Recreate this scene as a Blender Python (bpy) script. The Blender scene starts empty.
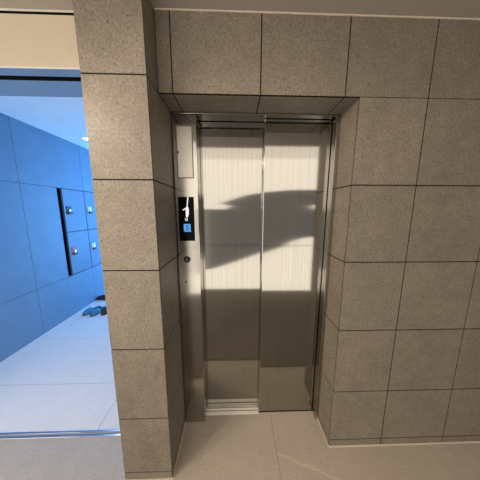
import bpy, bmesh, math, random
from mathutils import Vector, Matrix

random.seed(7)
scene = bpy.context.scene
COL = scene.collection

# ------------------------------------------------------------------ measures
CAM_H = 1.5
Y_PIL, Y_WALL, Y_FRAME = 0.8749, 0.9991, 1.165      # pillar face, wall face, steel frame face
Y_DR, Y_DL = 1.219, 1.266                           # right / left door leaf faces
Y_REAR = -0.95
Z_JOINTS = [0.0, 0.0499, 0.4029, 0.812, 1.2208, 1.6301, 2.0393]
Z_SOFFIT, Z_CEIL, Z_CEIL2 = 2.0393, 2.3756, 2.455
X_PL, X_PR = -0.6147, -0.3554
X_REV = 0.6054
X_LEFT, X_RIGHT = -2.33, 2.2
HDR0, HDR1, Z_HDR = 1.03, 1.262, 2.151

# ------------------------------------------------------------------ materials
def new_mat(name):
    m = bpy.data.materials.new(name)
    m.use_nodes = True
    nt = m.node_tree
    return m, nt, nt.nodes['Principled BSDF']

def node(nt, t, **kw):
    n = nt.nodes.new(t)
    for k, v in kw.items():
        if k in n.inputs:
            n.inputs[k].default_value = v
        else:
            setattr(n, k, v)
    return n

def plain(name, col, rough=0.5, metal=0.0, spec=0.5, vary=0.06, scale=30):
    m, nt, b = new_mat(name)
    tc = node(nt, 'ShaderNodeTexCoord')
    n = node(nt, 'ShaderNodeTexNoise', Scale=scale, Detail=4.0)
    nt.links.new(tc.outputs['Object'], n.inputs['Vector'])
    r = node(nt, 'ShaderNodeValToRGB')
    r.color_ramp.elements[0].position = 0.3
    r.color_ramp.elements[1].position = 0.7
    r.color_ramp.elements[0].color = (*[c * (1 - vary) for c in col], 1)
    r.color_ramp.elements[1].color = (*[min(1, c * (1 + vary)) for c in col], 1)
    nt.links.new(n.outputs['Fac'], r.inputs['Fac'])
    nt.links.new(r.outputs['Color'], b.inputs['Base Color'])
    b.inputs['Roughness'].default_value = rough
    b.inputs['Metallic'].default_value = metal
    b.inputs['Specular IOR Level'].default_value = spec
    return m

def emit(name, col, strength):
    m, nt, b = new_mat(name)
    b.inputs['Base Color'].default_value = (0.02, 0.02, 0.02, 1)
    b.inputs['Emission Color'].default_value = (*col, 1)
    b.inputs['Emission Strength'].default_value = strength
    return m

def stone(name, col, rough=0.5, spec=0.4, amp=1.0, scale=1.0, pits=True, veins=None):
    m, nt, b = new_mat(name)
    L = nt.links.new
    tc = node(nt, 'ShaderNodeTexCoord')
    n1 = node(nt, 'ShaderNodeTexNoise', Scale=5.0 * scale, Detail=6.0, Roughness=0.6)
    n2 = node(nt, 'ShaderNodeTexNoise', Scale=105.0 * scale, Detail=3.0, Roughness=0.65)
    n4 = node(nt, 'ShaderNodeTexNoise', Scale=17.0 * scale, Detail=4.0, Roughness=0.65)
    n3 = node(nt, 'ShaderNodeTexVoronoi', Scale=26.0 * scale)
    geo = node(nt, 'ShaderNodeNewGeometry')
    for n in (n1, n2, n3, n4):
        L(tc.outputs['Object'], n.inputs['Vector'])
    def remap(sock, f0, f1, t0, t1):
        r = node(nt, 'ShaderNodeMapRange')
        r.inputs['From Min'].default_value = f0; r.inputs['From Max'].default_value = f1
        r.inputs['To Min'].default_value = t0; r.inputs['To Max'].default_value = t1
        L(sock, r.inputs['Value'])
        return r.outputs['Result']
    def mul(a, c):
        mm = node(nt, 'ShaderNodeMath', operation='MULTIPLY')
        L(a, mm.inputs[0]); L(c, mm.inputs[1])
        return mm.outputs[0]
    v = mul(remap(n1.outputs['Fac'], .3, .7, 1 - .10 * amp, 1 + .10 * amp),
            remap(n2.outputs['Fac'], .3, .7, 1 - .30 * amp, 1 + .34 * amp))
    v = mul(v, remap(n4.outputs['Fac'], .3, .7, 1 - .10 * amp, 1 + .10 * amp))
    v = mul(v, remap(geo.outputs['Random Per Island'], 0, 1, 1 - .05 * amp, 1 + .05 * amp))
    if pits:
        v = mul(v, remap(n3.outputs['Distance'], .06, .12, .45, 1.0))
    vm = node(nt, 'ShaderNodeVectorMath', operation='SCALE')
    vm.inputs[0].default_value = col
    L(v, vm.inputs['Scale'])
    out = vm.outputs[0]
    if veins:
        # one pale wandering vein along the line n.p = c, on the tile right of the joint
        sx = node(nt, 'ShaderNodeSeparateXYZ'); L(tc.outputs['Object'], sx.inputs[0])
        def mth(op, p, q):
            k = node(nt, 'ShaderNodeMath', operation=op)
            for idx, val in ((0, p), (1, q)):
                if isinstance(val, (int, float)): k.inputs[idx].default_value = val
                else: L(val, k.inputs[idx])
            return k.outputs[0]
        nz = node(nt, 'ShaderNodeTexNoise', Scale=9.0, Detail=4.0, Roughness=0.6)
        L(tc.outputs['Object'], nz.inputs['Vector'])
        dd = mth('SUBTRACT', mth('ADD', mth('MULTIPLY', sx.outputs['X'], veins[0]), mth('MULTIPLY', sx.outputs['Y'], veins[1])), veins[2])
        dd = mth('ADD', dd, mth('MULTIPLY', mth('SUBTRACT', nz.outputs['Fac'], 0.5), 0.05))
        f = mth('MULTIPLY', remap(mth('ABSOLUTE', dd, 0), 0.001, 0.011, 0.30, 0.0), mth('GREATER_THAN', sx.outputs['X'], 0.262))
        mx = node(nt, 'ShaderNodeMix', data_type='RGBA')
        L(f, mx.inputs['Factor']); L(out, mx.inputs['A'])
        mx.inputs['B'].default_value = (min(1, col[0] * 1.7), min(1, col[1] * 1.7), min(1, col[2] * 1.65), 1)
        out = mx.outputs['Result']
    L(out, b.inputs['Base Color'])
    b.inputs['Roughness'].default_value = rough
    b.inputs['Specular IOR Level'].default_value = spec
    bp = node(nt, 'ShaderNodeBump', Strength=0.08, Distance=0.002)
    L(n2.outputs['Fac'], bp.inputs['Height']); L(bp.outputs[0], b.inputs['Normal'])
    return m

def brushed(name, col, rough=0.1, streak=0.06, bump=0.03, aniso=0.9):
    """stainless steel with fine vertical brushing"""
    m, nt, b = new_mat(name)
    L = nt.links.new
    tc = node(nt, 'ShaderNodeTexCoord')
    mp = node(nt, 'ShaderNodeMapping')
    mp.inputs['Scale'].default_value = (170, 170, 1.2)
    n = node(nt, 'ShaderNodeTexNoise', Scale=1.0, Detail=3.0, Roughness=0.6)
    L(tc.outputs['Object'], mp.inputs['Vector']); L(mp.outputs[0], n.inputs['Vector'])
    r = node(nt, 'ShaderNodeValToRGB')
    r.color_ramp.elements[0].position = 0.3; r.color_ramp.elements[1].position = 0.7
    r.color_ramp.elements[0].color = (*[c * (1 - streak) for c in col], 1)
    r.color_ramp.elements[1].color = (*[min(1, c * (1 + streak)) for c in col], 1)
    L(n.outputs['Fac'], r.inputs['Fac']); L(r.outputs['Color'], b.inputs['Base Color'])
    b.inputs['Metallic'].default_value = 1.0
    b.inputs['Roughness'].default_value = rough
    b.inputs['Anisotropic'].default_value = aniso
    tv = node(nt, 'ShaderNodeCombineXYZ', X=1.0)
    L(tv.outputs[0], b.inputs['Tangent'])
    bp = node(nt, 'ShaderNodeBump', Strength=bump, Distance=0.0004)
    L(n.outputs['Fac'], bp.inputs['Height']); L(bp.outputs[0], b.inputs['Normal'])
    return m

M = {
    'stone': stone('wall_stone', (0.200, 0.168, 0.134), rough=0.45, spec=0.35),
    'grout': plain('dark_grout', (0.022, 0.016, 0.011), rough=0.9, spec=0.1),
    'floor': stone('lobby_floor_stone', (0.44, 0.375, 0.31), rough=0.42, spec=0.35, amp=0.4, pits=False, veins=(0.361, 0.932, 1.0)),
    'floor_grout': plain('floor_grout', (0.20, 0.165, 0.13), rough=0.9),
    'pfloor': stone('passage_floor_tile', (0.74, 0.69, 0.66), rough=0.25, spec=0.5, amp=0.25, pits=False),
    'pfloor_grout': plain('passage_floor_grout', (0.33, 0.36, 0.42), rough=0.9),
    'ceiling': plain('ceiling_paint', (0.40, 0.355, 0.31), rough=0.9, vary=0.02, scale=6),
    'pceiling': plain('passage_ceiling_paint', (0.86, 0.92, 0.92), rough=0.8, vary=0.02, scale=6),
    'rear': plain('cream_wall_paint', (0.86, 0.80, 0.69), rough=0.7, vary=0.02, scale=4),
    'rear_dark': plain('grey_slate', (0.17, 0.155, 0.14), rough=0.6, vary=0.10, scale=9),
    'side': plain('side_wall_paint', (0.10, 0.085, 0.07), rough=0.8, vary=0.03, scale=4),
    'blue_wall': plain('passage_wall_panel', (0.155, 0.26, 0.375), rough=0.4, vary=0.05, scale=7),
    'blue_door': plain('locker_door_lacquer', (0.12, 0.21, 0.32), rough=0.35, vary=0.03, scale=7),
    'header': plain('header_cladding', (0.62, 0.53, 0.40), rough=0.5, vary=0.04, scale=8),
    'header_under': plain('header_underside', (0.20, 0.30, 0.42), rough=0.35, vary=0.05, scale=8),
    'black': plain('black_plastic', (0.006, 0.006, 0.007), rough=0.35),
    'screen': plain('black_glass', (0.004, 0.004, 0.006), rough=0.12, spec=0.04, vary=0.0),
    'steel_door': brushed('door_brushed_steel', (0.39, 0.372, 0.342), rough=0.09, streak=0.07),
    'steel': brushed('frame_brushed_steel', (0.43, 0.408, 0.37), rough=0.14, streak=0.04),
    'cover': brushed('cover_plate_steel', (0.66, 0.62, 0.55), rough=0.42, streak=0.03, aniso=0.5),
    'alu': plain('bright_aluminium', (0.95, 0.89, 0.78), rough=0.35, metal=0.25, vary=0.04, scale=40),
    'caulk': plain('pale_caulk', (0.66, 0.57, 0.46), rough=0.7, vary=0.05),
    'engrave': plain('engraved_line', (0.14, 0.115, 0.09), rough=0.5),
    'white_lit': emit('display_white', (1.0, 0.98, 0.95), 0.95),
    'blue_lit': emit('display_blue', (0.10, 0.42, 1.0), 0.85),
    'blue_dark': emit('display_navy', (0.01, 0.10, 0.36), 0.6),
    'grey_mark': plain('grey_print', (0.22, 0.21, 0.20), rough=0.5),
    'red': plain('red_indicator', (0.62, 0.10, 0.16), rough=0.4),
    'chrome': plain('chrome', (0.8, 0.8, 0.82), rough=0.12, metal=1.0, vary=0.0),
    'slip_blue': plain('slipper_blue_vinyl', (0.04, 0.20, 0.34), rough=0.4, vary=0.05),
    'slip_black': plain('slipper_black_vinyl', (0.015, 0.017, 0.025), rough=0.45),
    'white_trim': plain('white_enamel', (0.8, 0.78, 0.74), rough=0.4, vary=0.02),
    'warm_lens': emit('warm_lamp_lens', (1.0, 0.80, 0.52), 14.0),
    'cool_lens': emit('cool_lamp_lens', (0.75, 0.88, 1.0), 12.0),
    'daylight': emit('daylight_glazing', (0.15, 0.46, 1.0), 9.0),
    'frosted': emit('frosted_daylight_glass', (1.0, 0.91, 0.78), 2.15),
    'panel_glow': emit('light_panel_diffuser', (1.0, 0.89, 0.75), 1.45),
    'side_glow': emit('added_side_glow', (1.0, 0.88, 0.74), 2.6),
    'mat': plain('added_mat_bristle', (0.21, 0.182, 0.15), rough=0.95, spec=0.1, vary=0.2, scale=200),
    'win_frame': plain('window_frame_metal', (0.12, 0.12, 0.13), rough=0.4, metal=0.8),
}

def shadow_sheet(name, trans, refl):
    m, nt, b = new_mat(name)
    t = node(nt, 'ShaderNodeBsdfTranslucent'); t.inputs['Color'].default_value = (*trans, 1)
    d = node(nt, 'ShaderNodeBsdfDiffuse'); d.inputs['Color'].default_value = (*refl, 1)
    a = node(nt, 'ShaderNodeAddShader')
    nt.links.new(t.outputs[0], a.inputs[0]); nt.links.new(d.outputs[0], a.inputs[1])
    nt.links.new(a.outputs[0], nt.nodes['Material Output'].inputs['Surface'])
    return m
M['shadow_sheet'] = shadow_sheet('grey_shadow_sheet', (0.125, 0.127, 0.133), (0.05, 0.05, 0.05))  # dims the glazing behind it, in place of a cast shadow

# ------------------------------------------------------------------ mesh helpers
class MB:
    """collects shapes with material slots, builds ONE mesh object"""
    def __init__(self):
        self.bm = bmesh.new(); self.mats = []
    def slot(self, m):
        if m not in self.mats: self.mats.append(m)
        return self.mats.index(m)
    def poly(self, pts, m):
        f = self.bm.faces.new([self.bm.verts.new(p) for p in pts]); f.material_index = self.slot(m); return f
    def box(self, a, b, m, bevel=0.0):
        i = self.slot(m)
        x0, y0, z0 = [min(p, q) for p, q in zip(a, b)]
        x1, y1, z1 = [max(p, q) for p, q in zip(a, b)]
        v = [self.bm.verts.new(p) for p in ((x0,y0,z0),(x1,y0,z0),(x1,y1,z0),(x0,y1,z0),(x0,y0,z1),(x1,y0,z1),(x1,y1,z1),(x0,y1,z1))]
        fs = [self.bm.faces.new([v[k] for k in q]) for q in ((0,3,2,1),(4,5,6,7),(0,1,5,4),(1,2,6,5),(2,3,7,6),(3,0,4,7))]
        for f in fs: f.material_index = i
        if bevel:
            es = list({e for f in fs for e in f.edges})
            r = bmesh.ops.bevel(self.bm, geom=es, offset=bevel, segments=2, affect='EDGES', profile=0.5)
            for f in r['faces']: f.material_index = i
    def prism(self, pts2, axis, a, b, m):
        """extrude a 2D outline along an axis ('y': pts are x,z; 'x': pts are y,z; 'z': pts are x,y)"""
        i = self.slot(m)
        def P(p, t):
            return {'y': (p[0], t, p[1]), 'x': (t, p[0], p[1]), 'z': (p[0], p[1], t)}[axis]
        A = [self.bm.verts.new(P(p, a)) for p in pts2]; B = [self.bm.verts.new(P(p, b)) for p in pts2]
        n = len(pts2)
        fs = [self.bm.faces.new(A), self.bm.faces.new(B[::-1])]
        for k in range(n):
            fs.append(self.bm.faces.new([A[k], B[k], B[(k+1) % n], A[(k+1) % n]]))
        for f in fs: f.material_index = i
    def disc(self, c, axis, r, t0, t1, m, seg=32, r1=None):
        """cylinder / cone about an axis through the 2D centre c"""
        pts = [(c[0] + r*math.cos(2*math.pi*k/seg), c[1] + r*math.sin(2*math.pi*k/seg)) for k in range(seg)]
        if r1 is None:
            self.prism(pts, axis, t0, t1, m)
        else:
            i = self.slot(m)
            def P(p, t): return {'y': (p[0], t, p[1]), 'x': (t, p[0], p[1]), 'z': (p[0], p[1], t)}[axis]
            pts1 = [(c[0] + r1*math.cos(2*math.pi*k/seg), c[1] + r1*math.sin(2*math.pi*k/seg)) for k in range(seg)]
            A = [self.bm.verts.new(P(p, t0)) for p in pts]; B = [self.bm.verts.new(P(p, t1)) for p in pts1]
            for k in range(seg):
                f = self.bm.faces.new([A[k], B[k], B[(k+1) % seg], A[(k+1) % seg]]); f.material_index = i
            self.bm.faces.new(A).material_index = i; self.bm.faces.new(B[::-1]).material_index = i
    def ring(self, c, axis, r0, r1, t0, t1, m, seg=32):
        i = self.slot(m)
        def P(p, t): return {'y': (p[0], t, p[1]), 'x': (t, p[0], p[1]), 'z': (p[0], p[1], t)}[axis]
        def circ(r, t): return [self.bm.verts.new(P((c[0] + r*math.cos(2*math.pi*k/seg), c[1] + r*math.sin(2*math.pi*k/seg)), t)) for k in range(seg)]
        a, b, cc, d = circ(r0, t0), circ(r1, t0), circ(r1, t1), circ(r0, t1)
        for k in range(seg):
            j = (k+1) % seg
            for s, e in ((a, b), (b, cc), (cc, d), (d, a)):
                f = self.bm.faces.new([s[k], s[j], e[j], e[k]]); f.material_index = i
    def build(self, name, parent=None, loc=None, smooth=False):
        bmesh.ops.recalc_face_normals(self.bm, faces=self.bm.faces)
        me = bpy.data.meshes.new(name); self.bm.to_mesh(me); self.bm.free()
        for m in self.mats: me.materials.append(M[m])
        if smooth:
            for p in me.polygons: p.use_smooth = True
        o = bpy.data.objects.new(name, me); COL.objects.link(o)
        if loc is not None: o.location = loc
        if parent: o.parent = parent
        return o

def struct(mb, name, **kw):
    o = mb.build(name, **kw); o['kind'] = 'structure'; return o

def thing(name, label, cat, loc, group=None, rotz=0):
    o = bpy.data.objects.new(name, None); COL.objects.link(o)
    o.empty_display_size = 0.05
    o.location = loc; o.rotation_euler = (0, 0, rotz)
    o['label'] = label; o['category'] = cat
    if group: o['group'] = group
    return o

def part(mb, name, root, label=None, smooth=False):
    """part whose shapes were written in world coordinates"""
    base = Vector(root.location)
    r = root
    while r.parent:
        r = r.parent; base = base + Vector(r.location)
    for v in mb.bm.verts: v.co -= base
    o = mb.build(name, root, smooth=smooth)
    if label: o['label'] = label
    return o

GAP = 0.0062
def slabs(mb, plane, at, ub, vb, m, face, thick=0.006, gap=GAP, inset0=True):
    """tile slabs on a plane. plane 'y': u=x, v=z; 'x': u=y, v=z; 'z': u=x, v=y. face = side the tiles look to (+1/-1)."""
    g = gap / 2
    for i in range(len(ub) - 1):
        for j in range(len(vb) - 1):
            u0, u1 = ub[i] + (g if i else 0), ub[i+1] - (g if i < len(ub) - 2 else 0)
            v0, v1 = vb[j] + (g if j else 0), vb[j+1] - (g if j < len(vb) - 2 else 0)
            t = at - face * thick
            if plane == 'y': mb.box((u0, at, v0), (u1, t, v1), m)
            elif plane == 'x': mb.box((at, u0, v0), (t, u1, v1), m)
            else: mb.box((u0, v0, at), (u1, v1, t), m)

# ------------------------------------------------------------------ floor and ceilings
mb = MB()
mb.box((X_LEFT, Y_REAR, -0.05), (X_RIGHT, 1.112, -0.002), 'floor_grout')
mb.box((X_PL, 1.112, -0.05), (X_RIGHT, 1.40, -0.002), 'floor_grout')
slabs(mb, 'z', 0.0, [X_LEFT, -1.90, 0.262, 1.47, X_RIGHT], [Y_REAR, -0.51, 0.0945, 0.70, 1.092], 'floor', 1, gap=0.0025)
slabs(mb, 'z', 0.0, [X_PL, 0.262, X_RIGHT], [1.092, 1.205], 'floor', 1, gap=0.0025)
mb.box((0.178, 1.205, -0.006), (X_REV, 1.2205, 0.0), 'floor')
struct(mb, 'floor')
mb = MB()
mb.box((X_LEFT, 1.112, -0.05), (X_PL, 6.0, -0.002), 'pfloor_grout')
slabs(mb, 'z', 0.0, [X_LEFT, -2.16, -0.949, X_PL], [1.13, 1.5006, 2.112, 2.72, 3.33, 3.94, 4.55, 5.16, 6.0], 'pfloor', 1, gap=0.004)
struct(mb, 'floor_passage')

mb = MB()
mb.box((X_LEFT, Y_REAR, Z_CEIL), (X_RIGHT, HDR0 - 0.012, Z_CEIL + 0.06), 'ceiling')
struct(mb, 'ceiling')
mb = MB()
mb.box((X_LEFT, HDR1, Z_CEIL2), (X_PL, 6.0, Z_CEIL2 + 0.06), 'pceiling')
struct(mb, 'ceiling_passage')

# ------------------------------------------------------------------ stone wall around the elevator
mb = MB()
e = 0.002
# right of the opening
mb.box((X_REV + e, Y_WALL + e, 0), (X_RIGHT, 1.40, Z_SOFFIT), 'grout')
zr = Z_JOINTS
slabs(mb, 'y', Y_WALL, [X_REV, 0.9425, 1.3525, 1.7625, X_RIGHT], zr, 'stone', -1)
slabs(mb, 'x', X_REV, [Y_WALL + 0.0125, Y_FRAME + 0.04], zr, 'stone', -1)
struct(mb, 'wall_back')
# above the opening
mb = MB()
mb.box((X_PR + 0.003, Y_WALL + e, Z_SOFFIT + e), (X_RIGHT, Y_FRAME + 0.045, Z_CEIL), 'grout')
slabs(mb, 'y', Y_WALL, [X_PR + 0.003, -0.2882, 0.1237, 0.5317, 0.9425, 1.3525, 1.7625, X_RIGHT], [Z_SOFFIT + GAP/2, Z_CEIL], 'stone', -1)
slabs(mb, 'z', Z_SOFFIT, [X_PR + 0.003, -0.2882, 0.1237, 0.5317, X_REV], [Y_WALL + 0.0125, Y_FRAME], 'stone', -1)
struct(mb, 'wall_lintel')

mb = MB()
mb.box((X_PL + e, Y_PIL + e, 0), (X_PR - e, 1.40, Z_CEIL), 'grout')
mb.box((X_PL + e, 1.02, 0), (X_PR - e, 1.40, Z_CEIL2 + 0.05), 'grout')
zp = Z_JOINTS + [Z_CEIL]
slabs(mb, 'y', Y_PIL, [X_PL, X_PR], zp, 'stone', -1)
slabs(mb, 'x', X_PR, [Y_PIL + 0.0125, Y_FRAME + 0.05], zp, 'stone', 1)
slabs(mb, 'x', X_PL, [Y_PIL + 0.0125, 1.40], zp, 'stone', -1)
struct(mb, 'wall_pillar')

# wall of the passage behind the pillar, far wall, side walls
mb = MB()
mb.box((X_PL, 1.402, 0), (X_PL + 0.1, 3.6, Z_CEIL2), 'blue_wall')
mb.box((X_PL, 3.6, 0), (X_PL + 0.1, 5.6, 0.15), 'blue_wall')
mb.box((X_PL, 3.6, 2.25), (X_PL + 0.1, 5.6, Z_CEIL2), 'blue_wall')
mb.box((X_PL, 5.6, 0), (X_PL + 0.1, 6.0, Z_CEIL2), 'blue_wall')
struct(mb, 'wall_passage')
mb = MB()
mb.box((X_LEFT, 6.0, 0), (X_PL + 0.1, 6.1, Z_CEIL2), 'blue_wall')
struct(mb, 'wall_far')
for nm, a, b, dirn in (('window_1', (X_PL + 0.02, 3.6), (5.6, 0), 'x'), ('window_2', (-2.1, 5.99), (-0.85, 0), 'y')):
    f = MB(); p = MB()
    if dirn == 'x':
        x = X_PL
        for y0, y1, z0, z1 in ((3.6, 3.65, .15, 2.25), (5.55, 5.6, .15, 2.25), (4.575, 4.625, .2, 2.2), (3.65, 5.55, .15, .2), (3.65, 5.55, 2.2, 2.25)):
            f.box((x, y0, z0), (x + 0.06, y1, z1), 'win_frame')
        p.box((x + 0.03, 3.65, .2), (x + 0.04, 5.55, 2.2), 'daylight')
    else:
        y = 5.94
        for x0, x1, z0, z1 in ((-2.1, -2.05, .0, 2.3), (-.9, -.85, .0, 2.3), (-1.5, -1.45, .05, 2.25), (-2.05, -.9, .0, .05), (-2.05, -.9, 2.25, 2.3)):
            f.box((x0, y, z0), (x1, y + 0.06, z1), 'win_frame')
        p.box((-2.05, y + 0.02, .05), (-.9, y + 0.03, 2.25), 'daylight')
    fo = struct(f, nm); po = p.build('pane', fo); po['kind'] = 'structure'

# left wall with a recess for the locker bank
LK_Y = [2.715, 3.10, 3.485, 3.87]
LK_Z = [0.57, 1.19, 1.785]
mb = MB()
mb.box((X_LEFT - 0.12, Y_REAR, 0), (X_LEFT - 0.07, 6.0, Z_CEIL2), 'black')
yb = [1.0, 1.35, 2.21, 3.10, 3.88, 5.0, 6.0]
slabs(mb, 'x', X_LEFT, yb, [0, LK_Z[0] - 0.004], 'blue_wall', 1, thick=0.07, gap=0.004)
slabs(mb, 'x', X_LEFT, yb, [LK_Z[2] + 0.004, Z_CEIL2], 'blue_wall', 1, thick=0.07, gap=0.004)
slabs(mb, 'x', X_LEFT, [1.0, 1.35, 2.21, 2.645], [LK_Z[0], LK_Z[2]], 'blue_wall', 1, thick=0.07, gap=0.004)
slabs(mb, 'x', X_LEFT, [3.88, 5.0, 6.0], [LK_Z[0], LK_Z[2]], 'blue_wall', 1, thick=0.07, gap=0.004)
mb.box((X_LEFT - 0.07, Y_REAR, 0), (X_LEFT, 1.0, 0.1), 'blue_wall')
mb.box((X_LEFT - 0.07, Y_REAR, 2.3), (X_LEFT, 1.0, Z_CEIL), 'blue_wall')
struct(mb, 'wall_left')
f = MB()
for y0, y1, z0, z1 in ((Y_REAR, Y_REAR + 0.04, 0.1, 2.3), (0.96, 1.0, 0.1, 2.3), (0.0, 0.04, 0.14, 2.26), (Y_REAR + 0.04, 0.96, 0.1, 0.14), (Y_REAR + 0.04, 0.96, 2.26, 2.3)):
    f.box((X_LEFT - 0.06, y0, z0), (X_LEFT, y1, z1), 'win_frame')
fo = struct(f, 'added_light_panes')  # unseen glowing panes, added to light the right reveal and pillar front
for y0, y1 in ((Y_REAR + 0.04, 0.0), (0.04, 0.96)):
    p = MB(); p.box((X_LEFT - 0.05, y0, 0.14), (X_LEFT - 0.03, y1, 2.26), 'side_glow')
    po = p.build('pane', fo); po['kind'] = 'structure'


mb = MB()
mb.box((X_RIGHT, Y_REAR, 0), (X_RIGHT + 0.1, 1.40, Z_CEIL), 'side')
struct(mb, 'wall_right')

# rear side behind the viewer: frosted glazing (mirrored in the doors)
mb = MB()
mb.box((X_LEFT, Y_REAR - 0.12, 0), (X_RIGHT, Y_REAR - 0.03, Z_CEIL), 'side')
mb.box((1.86, Y_REAR - 0.03, 0), (X_RIGHT, Y_REAR, Z_CEIL), 'side')
struct(mb, 'wall_rear')
f = MB()
f.box((X_LEFT, Y_REAR - 0.03, 0), (1.86, Y_REAR + 0.002, 0.012), 'black')
f.box((X_LEFT, Y_REAR - 0.03, 0.865), (1.86, Y_REAR + 0.001, 0.875), 'white_trim')
fo = struct(f, 'window_3')
for z0, z1 in ((0.012, 0.865), (0.875, Z_CEIL)):
    p = MB(); p.box((X_LEFT, Y_REAR - 0.02, z0), (1.86, Y_REAR - 0.004, z1), 'frosted')
    po = p.build('pane', fo); po['kind'] = 'structure'
# header of the passage with the sliding track slot
mb = MB()
mb.box((X_LEFT, HDR0, Z_HDR + 0.0035), (X_PL, HDR0 + 0.02, Z_CEIL - 0.009), 'header')
mb.box((X_LEFT, HDR0 - 0.001, Z_HDR), (X_PL, HDR0 + 0.003, Z_HDR + 0.0045), 'white_trim')
mb.box((X_LEFT, HDR0 + 0.003, Z_HDR), (X_PL, HDR0 + 0.02, Z_HDR + 0.0035), 'header_under')
mb.box((X_LEFT, HDR0 + 0.006, Z_CEIL - 0.009), (X_PL, HDR0 + 0.02, Z_CEIL + 0.06), 'black')
mb.box((X_LEFT, HDR0 - 0.012, Z_CEIL - 0.002), (X_PL, HDR0 - 0.004, Z_CEIL + 0.06), 'white_trim')
mb.box((X_LEFT, HDR0 + 0.02, Z_HDR), (X_PL, 1.085, Z_CEIL2), 'header_under')
mb.box((X_LEFT, 1.085, Z_HDR + 0.05), (X_PL, 1.12, Z_CEIL2), 'black')
mb.box((X_LEFT, 1.085, Z_HDR + 0.001), (X_PL, 1.0855, Z_HDR + 0.05), 'black')
mb.box((X_LEFT, 1.1195, Z_HDR + 0.001), (X_PL, 1.12, Z_HDR + 0.05), 'black')
mb.box((X_LEFT, 1.12, Z_HDR), (X_PL, HDR1, Z_CEIL2 + 0.05), 'header_under')
struct(mb, 'wall_header')

# pale shadow trim under the ceiling and pale caulk along the floor
mb = MB()
mb.box((X_PR + 0.002, Y_WALL - 0.004, Z_CEIL - 0.0045), (X_RIGHT, Y_WALL, Z_CEIL), 'caulk')
struct(mb, 'trim_1')
mb = MB()
c = 0.006
mb.box((X_REV - c, Y_WALL, 0), (X_REV, Y_FRAME, 0.003), 'caulk')
mb.box((X_REV - c, Y_WALL - c, 0), (X_RIGHT, Y_WALL, 0.003), 'caulk')
mb.box((X_PR, Y_PIL, 0), (X_PR + c, Y_FRAME, 0.003), 'caulk')
mb.box((X_PL - c, Y_PIL - c, 0), (X_PR + c, Y_PIL, 0.003), 'caulk')
struct(mb, 'trim_2')
# shaft behind the doors
mb = MB()
mb.box((X_PR, 1.36, 0), (X_REV, 1.40, Z_CEIL), 'black')
struct(mb, 'wall_shaft')

# ------------------------------------------------------------------ elevator
def door_leaf(name, label, x0, x1, yf, th, zb):
    r = thing(name, label, 'elevator door', ((x0 + x1) / 2, yf + th / 2, zb), 'sliding elevator doors')
    b = MB(); b.box((x0, yf, zb), (x1, yf + th, 2.055), 'steel_door', bevel=0.0050)
    part(b, 'door_skin', r)
    s = MB(); s.box((x0 + 0.03, yf + 0.008, 0.0045), (x1 - 0.03, yf + 0.022, zb), 'black')
    part(s, 'bottom_guide', r)
    return r
door_leaf('elevator_door_panel', 'brushed steel elevator door on the left, set deeper, beside the call panel', -0.25, 0.235, Y_DL, 0.03, 0.010)
door_leaf('elevator_door_panel', 'brushed steel elevator door on the right, standing in front of the other leaf', 0.178, 0.603, Y_DR, 0.038, 0.008)

fr = thing('head_casing', 'narrow steel casing across the top of the elevator opening, under the stone soffit', 'door casing', (0.2, Y_FRAME, 2.0275))
b = MB()
b.box((-0.2115, Y_FRAME, 2.034), (0.178, 1.257, 2.0385), 'steel')
b.box((0.178, Y_FRAME, 2.034), (0.583, 1.211, 2.0385), 'steel')
part(b, 'underside_plate', fr)
b = MB(); b.box((-0.2115, Y_FRAME - 0.004, 2.0275), (X_REV - 0.004, Y_FRAME + 0.004, 2.0385), 'steel', bevel=0.002)
part(b, 'front_lip', fr)
fr = thing('side_casing', 'narrow upright steel casing along the right side of the elevator opening', 'door casing', (0.594, Y_FRAME, 0))
b = MB(); b.box((0.583, Y_FRAME, 0.0), (X_REV - 0.0035, 1.211, 2.027), 'steel', bevel=0.0015)
part(b, 'upright', fr)

sl = thing('threshold_plate', 'ribbed bright aluminium threshold on the floor under the elevator doors', 'threshold', (0.18, 1.205, 0))
b = MB()
b.box((-0.2135, 1.206, -0.03), (0.178, 1.335, 0.0012), 'black')
b.box((0.178, 1.221, -0.03), (0.58, 1.335, 0.0012), 'black')
yy = 1.206
for w in (0.027, 0.018, 0.018, 0.022, 0.022):
    b.box((-0.2135, yy, -0.010), (0.178 if yy < 1.21 else 0.58, yy + w, 0.003), 'alu', bevel=0.0008); yy += w + 0.0058
part(b, 'ribbed_plate', sl)

# call panel left of the doors
yf = Y_FRAME
cp = thing('call_panel', 'tall steel elevator call panel with black display and round button beside the stone pillar', 'call panel', (-0.282, yf, 0))
b = MB(); b.box((-0.3505, yf, 0.0), (-0.2135, 1.257, 2.0275), 'steel', bevel=0.0035)
part(b, 'face_plate', cp)
b = MB(); b.box((-0.3505, Y_FRAME - 0.004, 2.0275), (-0.2125, Y_FRAME + 0.004, 2.0385), 'steel', bevel=0.002)
part(b, 'top_lip', cp)
def px(fx, fz): return fx, fz
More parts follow.
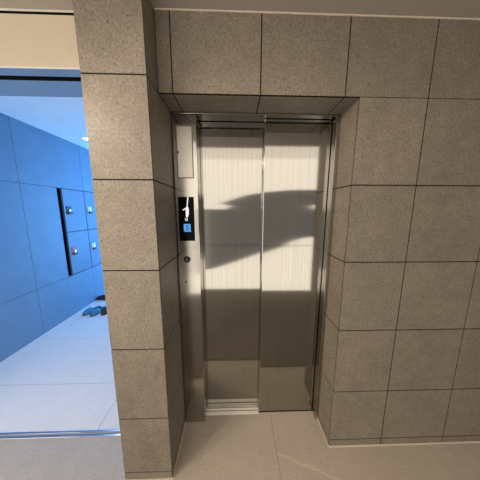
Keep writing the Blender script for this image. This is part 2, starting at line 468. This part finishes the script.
# access cover
x0, x1, z0, z1 = -0.3300, -0.2365, 1.683, 1.969
b = MB(); b.box((x0, yf - 0.0004, z0), (x1, yf + 0.002, z1), 'engrave')
b.box((x0 + 0.0052, yf - 0.0012, z0 + 0.0052), (x1 - 0.0052, yf + 0.002, z1 - 0.0052), 'cover', bevel=0.0005)
cov = part(b, 'access_cover', cp)
b = MB(); b.disc((-0.323, 1.826), 'y', 0.0062, yf - 0.004, yf + 0.001, 'black', seg=20)
part(b, 'cover_lock', cov, 'small round black lock')
b = MB()
for i in range(8):
    for j in range(9):
        if (i in (0, 7)) and (j in (0, 8)): continue
        b.disc((-0.3035 + i * 0.0068, 1.748 + j * 0.0135), 'y', 0.0013, yf - 0.0016, yf, 'engrave', seg=6)
g = part(b, 'speaker_grille', cov)
# display
sx0, sx1, sz0, sz1 = -0.3335, -0.2420, 1.3150, 1.5775
b = MB(); b.box((sx0, yf - 0.004, sz0), (sx1, yf + 0.002, sz1), 'screen', bevel=0.001)
disp = part(b, 'display', cp, 'black glass display with white figure and blue icon')
def sc(u, v):   # display fractions from the upper left corner
    return sx0 + (sx1 - sx0) * u, sz1 - (sz1 - sz0) * v
def zz(px_, py_): return sc((px_ - 25) / 175.0, (py_ - 58) / 392.0)
b = MB()
ys0, ys1 = yf - 0.0052, yf - 0.0038
for poly in ([(132, 60), (144, 60), (136, 105), (130, 140), (120, 140), (124, 105)],  # thin tail is a reflection drawn as part of the lit figure
             [(118, 138), (132, 138), (142, 160), (142, 200), (134, 228), (122, 240), (108, 236), (107, 200), (110, 165)],
             [(74, 170), (78, 177), (112, 164), (112, 150)]):
    b.prism([zz(*p) for p in poly], 'y', ys0, ys1, 'white_lit')
cx, cz = zz(112, 256)
b.ring((cx, cz), 'y', 0.0050, 0.0084, ys0, ys1, 'white_lit', seg=20)
part(b, 'figure_with_glint', disp, 'glowing white figure with a reflection drawn in as its tail')
b = MB()
b.prism([zz(*p) for p in ((78, 296), (156, 296), (156, 358), (78, 358))], 'y', ys0, ys1, 'blue_lit')
b.prism([zz(*p) for p in ((86, 360), (162, 360), (162, 367), (86, 367))], 'y', ys0, ys1, 'blue_lit')
ys2 = ys0 - 0.0006
for q in (((104, 309), (138, 309), (138, 315), (104, 315)), ((104, 315), (111, 315), (111, 330), (104, 330)),
          ((104, 325), (134, 325), (134, 331), (104, 331)), ((127, 331), (134, 331), (134, 346), (127, 346)), ((96, 342), (134, 342), (134, 348), (96, 348))):
    b.prism([zz(*p) for p in q], 'y', ys2, ys0, 'blue_dark')
part(b, 'blue_icon', disp, 'glowing blue square icon')
# call button
bc = (-0.2945, 1.198)
b = MB(); b.disc(bc, 'y', 0.0205, yf - 0.003, yf + 0.001, 'black')
b.disc(bc, 'y', 0.0150, yf - 0.0065, yf - 0.002, 'black', r1=0.0165)
btn = part(b, 'call_button', cp, 'round black call button')
b = MB()
b.prism([(bc[0] - 0.0075, bc[1] + 0.000), (bc[0] + 0.0075, bc[1] + 0.000), (bc[0], bc[1] + 0.009)], 'y', yf - 0.0071, yf - 0.006, 'grey_mark')
b.prism([(bc[0] - 0.0022, bc[1] - 0.008), (bc[0] + 0.0022, bc[1] - 0.008), (bc[0] + 0.0022, bc[1]), (bc[0] - 0.0022, bc[1])], 'y', yf - 0.0071, yf - 0.006, 'grey_mark')
part(b, 'arrow_mark', btn)
b = MB(); b.ring((-0.305, 1.055), 'y', 0.006, 0.0105, yf - 0.003, yf + 0.001, 'chrome', seg=24)
b.disc((-0.305, 1.055), 'y', 0.006, yf - 0.0015, yf + 0.001, 'black', seg=24)
part(b, 'key_switch', cp, 'small round key switch')

# ------------------------------------------------------------------ wave-shaped shadow on the rear glazing, built as a grey translucent sheet
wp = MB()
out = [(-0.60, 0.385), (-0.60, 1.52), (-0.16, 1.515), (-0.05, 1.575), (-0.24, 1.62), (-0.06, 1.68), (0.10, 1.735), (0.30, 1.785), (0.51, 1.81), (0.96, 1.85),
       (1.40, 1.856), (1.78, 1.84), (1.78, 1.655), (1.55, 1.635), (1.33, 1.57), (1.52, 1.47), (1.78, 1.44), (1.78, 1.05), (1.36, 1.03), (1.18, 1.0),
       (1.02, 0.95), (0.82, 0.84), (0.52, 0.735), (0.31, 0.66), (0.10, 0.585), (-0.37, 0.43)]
i = wp.slot('shadow_sheet'); wp.bm.faces.new([wp.bm.verts.new((x, Y_REAR + 0.006, z)) for x, z in out]).material_index = i
o = wp.build('shadow_cutout'); o['label'] = 'grey wave-shaped sheet standing in for a shadow on the bright frosted glazing opposite, mirrored in the elevator doors'; o['category'] = 'shadow shape'

b = MB(); b.box((X_LEFT + 0.05, Y_REAR + 0.03, 0.0003), (1.8, 0.80, 0.006), 'mat', bevel=0.003)  # added mat, darkens the mirrored floor and cuts its bounce
o = b.build('added_dark_mat'); o['label'] = 'wide dark mat added before the bright glazing to darken the floor mirrored low in the doors'; o['category'] = 'mat'

# ------------------------------------------------------------------ passage: track, lockers, slippers
tr = thing('floor_track', 'polished metal sliding door track across the blue-lit floor left of the pillar', 'door track', ((X_LEFT + X_PL) / 2, 1.111, 0))
b = MB()
b.box((X_LEFT + 0.003, 1.092, -0.012), (X_PL - 0.003, 1.103, 0.004), 'chrome', bevel=0.0012)
b.box((X_LEFT + 0.003, 1.117, -0.012), (X_PL - 0.003, 1.130, 0.004), 'chrome', bevel=0.0012)
part(b, 'rail', tr)
b = MB(); b.box((X_LEFT + 0.003, 1.103, -0.012), (X_PL - 0.003, 1.117, -0.004), 'black')
part(b, 'channel', tr, 'dark channel')

lk = thing('locker_bank', 'blue-grey bank of wall lockers with small latches in the passage beyond the pillar', 'lockers', (X_LEFT, 3.28, LK_Z[0]))
b = MB(); b.box((X_LEFT - 0.066, LK_Y[0], LK_Z[0]), (X_LEFT - 0.022, LK_Y[3], LK_Z[2]), 'black')
part(b, 'carcass', lk)
for ci in range(3):
    for ri in range(2):
        y0, y1, z0, z1 = LK_Y[ci] + 0.005, LK_Y[ci+1] - 0.005, LK_Z[ri] + 0.005, LK_Z[ri+1] - 0.005
        b = MB(); b.box((X_LEFT - 0.022, y0, z0), (X_LEFT, y1, z1), 'blue_door', bevel=0.002)
        d = part(b, 'locker_door', lk)
        hy, hz = y0 + 0.075, z0 + (0.335 if ri == 0 else 0.30)
        red = (ci == 0 and ri == 0)
        b = MB()
        b.box((X_LEFT - 0.001, hy - 0.04, hz - 0.055), (X_LEFT + 0.008, hy + 0.04, hz + 0.055), 'red' if red else ('black' if ci == 0 else 'white_trim'), bevel=0.002)
        b.box((X_LEFT + 0.008, hy - 0.035, hz - 0.055), (X_LEFT + 0.026, hy + 0.03, hz - 0.022), 'black', bevel=0.003)
        b.box((X_LEFT + 0.005, hy - 0.012, hz - 0.02), (X_LEFT + 0.020, hy + 0.012, hz + 0.012), 'chrome', bevel=0.003)
        h = part(b, 'latch', d, 'red latch with black lever' if red else None)

def slipper(name, label, x, y, rz, mat, group):
    """indoor mule slipper, toe along +y of its own axes"""
    r = thing(name, label, 'slipper', (x, y, 0.0005), group, rz)
    L, n = 0.27, 28
    def half(t):   # half width along the sole, t 0 heel .. 1 toe
        w = 0.036 + 0.013 * math.sin(math.pi * min(1, max(0, (t - 0.15) / 0.85)) ** 1.0)
        endf = math.sqrt(max(0.0, 1 - ((0.13 - t) / 0.13) ** 2)) if t < 0.13 else (math.sqrt(max(0.0, 1 - ((t - 0.80) / 0.20) ** 2)) if t > 0.80 else 1)
        return w * endf
    ts = [k / n for k in range(n + 1)]
    pts = [(half(t), (t - 0.5) * L) for t in ts] + [(-half(t), (t - 0.5) * L) for t in ts[1:-1][::-1]]
    b = MB(); b.prism(pts, 'z', 0.0, 0.018, 'slip_black')
    b.build('sole', r)
    # upper: a vault over the front half, open at the heel
    b = MB(); i = b.slot(mat); i2 = b.slot('slip_black')
    rows = []; rows_in = []
    for k in range(13):
        t = 0.54 + 0.44 * k / 12
        w = half(t) + 0.001; hgt = 0.012 + 0.052 * math.sqrt(max(0.0, 1 - ((t - 0.54) / 0.46) ** 2.2))
        rows.append([b.bm.verts.new((w * math.cos(a), (t - 0.5) * L, 0.008 + hgt * math.sin(a))) for a in [math.pi * q / 12 for q in range(13)]])
        rows_in.append([b.bm.verts.new((0.92 * w * math.cos(a), (t - 0.5) * L, 0.008 + (hgt - 0.004) * math.sin(a))) for a in [math.pi * q / 12 for q in range(13)]])
    for R, idx in ((rows, i), (rows_in, i2)):
        for k in range(12):
            for q in range(12):
                f = b.bm.faces.new([R[k][q], R[k][q+1], R[k+1][q+1], R[k+1][q]]); f.material_index = idx
    for q in range(12):
        for k in (0, 12):
            f = b.bm.faces.new([rows[k][q], rows[k][q+1], rows_in[k][q+1], rows_in[k][q]]); f.material_index = i
    b.build('upper', r, smooth=True)
    return r
G = 'slippers on the passage floor'
slipper('slipper', 'blue slipper on the passage floor, the outer of the pair, farther from the pillar', -2.135, 2.735, math.radians(165), 'slip_blue', G)
slipper('slipper', 'blue slipper lying on the passage floor, the inner of the pair, nearer the pillar', -2.025, 2.715, math.radians(172), 'slip_blue', G)
slipper('slipper', 'black slipper half hidden behind the pillar, nearest to it', -1.885, 2.74, math.radians(168), 'slip_black', G)
slipper('slipper', 'black slipper at the foot of the locker wall, half hidden behind the pillar', -2.20, 3.14, math.radians(95), 'slip_black', G)

# ------------------------------------------------------------------ lamps
def spot(x, y, aim, power, angle, label, color=(1.0, 0.86, 0.68), z=Z_CEIL, blend=0.6):
    r = thing('ceiling_spotlight', label, 'spotlight', (x, y, z), 'warm spotlights in the lobby ceiling')
    b = MB(); b.ring((0, 0), 'z', 0.046, 0.062, -0.008, 0.0, 'white_trim'); b.build('trim_ring', r)
    b = MB(); b.disc((0, 0), 'z', 0.045, -0.002, -0.0005, 'warm_lens'); b.build('lens', r)
    ld = bpy.data.lights.new('spot_beam', 'SPOT'); ld.energy = power; ld.color = color
    ld.spot_size = math.radians(angle); ld.spot_blend = blend; ld.shadow_soft_size = 0.10
    lo = bpy.data.objects.new('spot_beam', ld); COL.objects.link(lo)
    lo.parent = r; lo.location = (0, 0, -0.05)
    d = Vector(aim) - Vector((x, y, z - 0.05))
    lo.rotation_euler = d.to_track_quat('-Z', 'Y').to_euler()
    return r
for x, y, t in ((-1.95, -0.15, 'nearest the glowing left panes'), (-1.45, -0.2, 'between the glowing left panes and the pillar')):
    spot(x, y, (0.35, 1.0, 1.05), 75, 62, 'warm ceiling spotlight turned to the stone wall, ' + t)
lp = thing('ceiling_light_panel', 'long glowing ceiling light panel along the frosted glazing, mirrored at the top of the doors', 'light panel', (0, -0.63, Z_CEIL - 0.012))
b = MB(); b.box((X_LEFT + 0.1, -0.94, Z_CEIL - 0.008), (1.85, -0.32, Z_CEIL - 0.001), 'white_trim')
part(b, 'tray', lp)
b = MB(); b.box((X_LEFT + 0.11, -0.93, Z_CEIL - 0.012), (1.84, -0.33, Z_CEIL - 0.008), 'panel_glow')
part(b, 'diffuser', lp)

def downlight(x, y, label, power=0):
    r = thing('ceiling_downlight', label, 'downlight', (x, y, Z_CEIL2), 'downlights in the passage ceiling')
    b = MB(); b.ring((0, 0), 'z', 0.045, 0.06, -0.008, 0.0, 'white_trim'); b.build('trim_ring', r)
    b = MB(); b.disc((0, 0), 'z', 0.044, -0.003, -0.0005, 'cool_lens'); b.build('lens', r)
    if power:
        ld = bpy.data.lights.new('spot_beam', 'SPOT'); ld.energy = power; ld.color = (0.55, 0.74, 1.0)
        ld.spot_size = math.radians(120); ld.spot_blend = 0.5; ld.shadow_soft_size = 0.05
        lo = bpy.data.objects.new('spot_beam', ld); COL.objects.link(lo)
        lo.parent = r; lo.location = (0, 0, -0.05); lo.rotation_euler = (math.radians(-12), math.radians(-6), 0)
    return r
downlight(-1.05, 1.55, 'small round downlight added behind the pillar to brighten the lobby floor', 50)  # lamp added out of sight to brighten the lobby floor at left
downlight(-2.0, 2.83, 'small round downlight in the blue passage ceiling close to the pillar edge')
downlight(-1.9, 4.4, 'small round downlight deep in the blue passage ceiling')

w = bpy.data.worlds.new('world'); scene.world = w; w.use_nodes = True
w.node_tree.nodes['Background'].inputs['Color'].default_value = (0.02, 0.025, 0.03, 1)
w.node_tree.nodes['Background'].inputs['Strength'].default_value = 0.3

# ------------------------------------------------------------------ camera
F, PITCH, YAW, ROLL = 191.57, 0.1536, -0.0284, 0.0029
R = Vector((math.cos(YAW), math.sin(YAW), 0))
Fh = Vector((-math.sin(YAW), math.cos(YAW), 0))
Fw = Fh * math.cos(PITCH) + Vector((0, 0, -math.sin(PITCH)))
U = Fh * math.sin(PITCH) + Vector((0, 0, math.cos(PITCH)))
R2 = R * math.cos(ROLL) + U * math.sin(ROLL)
U2 = U * math.cos(ROLL) - R * math.sin(ROLL)
cd = bpy.data.cameras.new('camera'); cam = bpy.data.objects.new('camera', cd); COL.objects.link(cam)
cd.sensor_width = 36; cd.sensor_fit = 'HORIZONTAL'; cd.lens = F / 480 * 36; cd.clip_start = 0.02
mat = Matrix((R2, U2, -Fw)).transposed().to_4x4(); mat.translation = (0, 0, CAM_H)
cam.matrix_world = mat
scene.camera = cam

scene.view_settings.view_transform = 'Standard'
scene.view_settings.look = 'None'
scene.view_settings.gamma = 1.0
scene.view_settings.use_curve_mapping = False
scene.view_settings.exposure = 0.0
scene.cycles.max_bounces = 10
scene.cycles.diffuse_bounces = 5
scene.cycles.use_denoising = True
scene.cycles.sample_clamp_indirect = 6.0
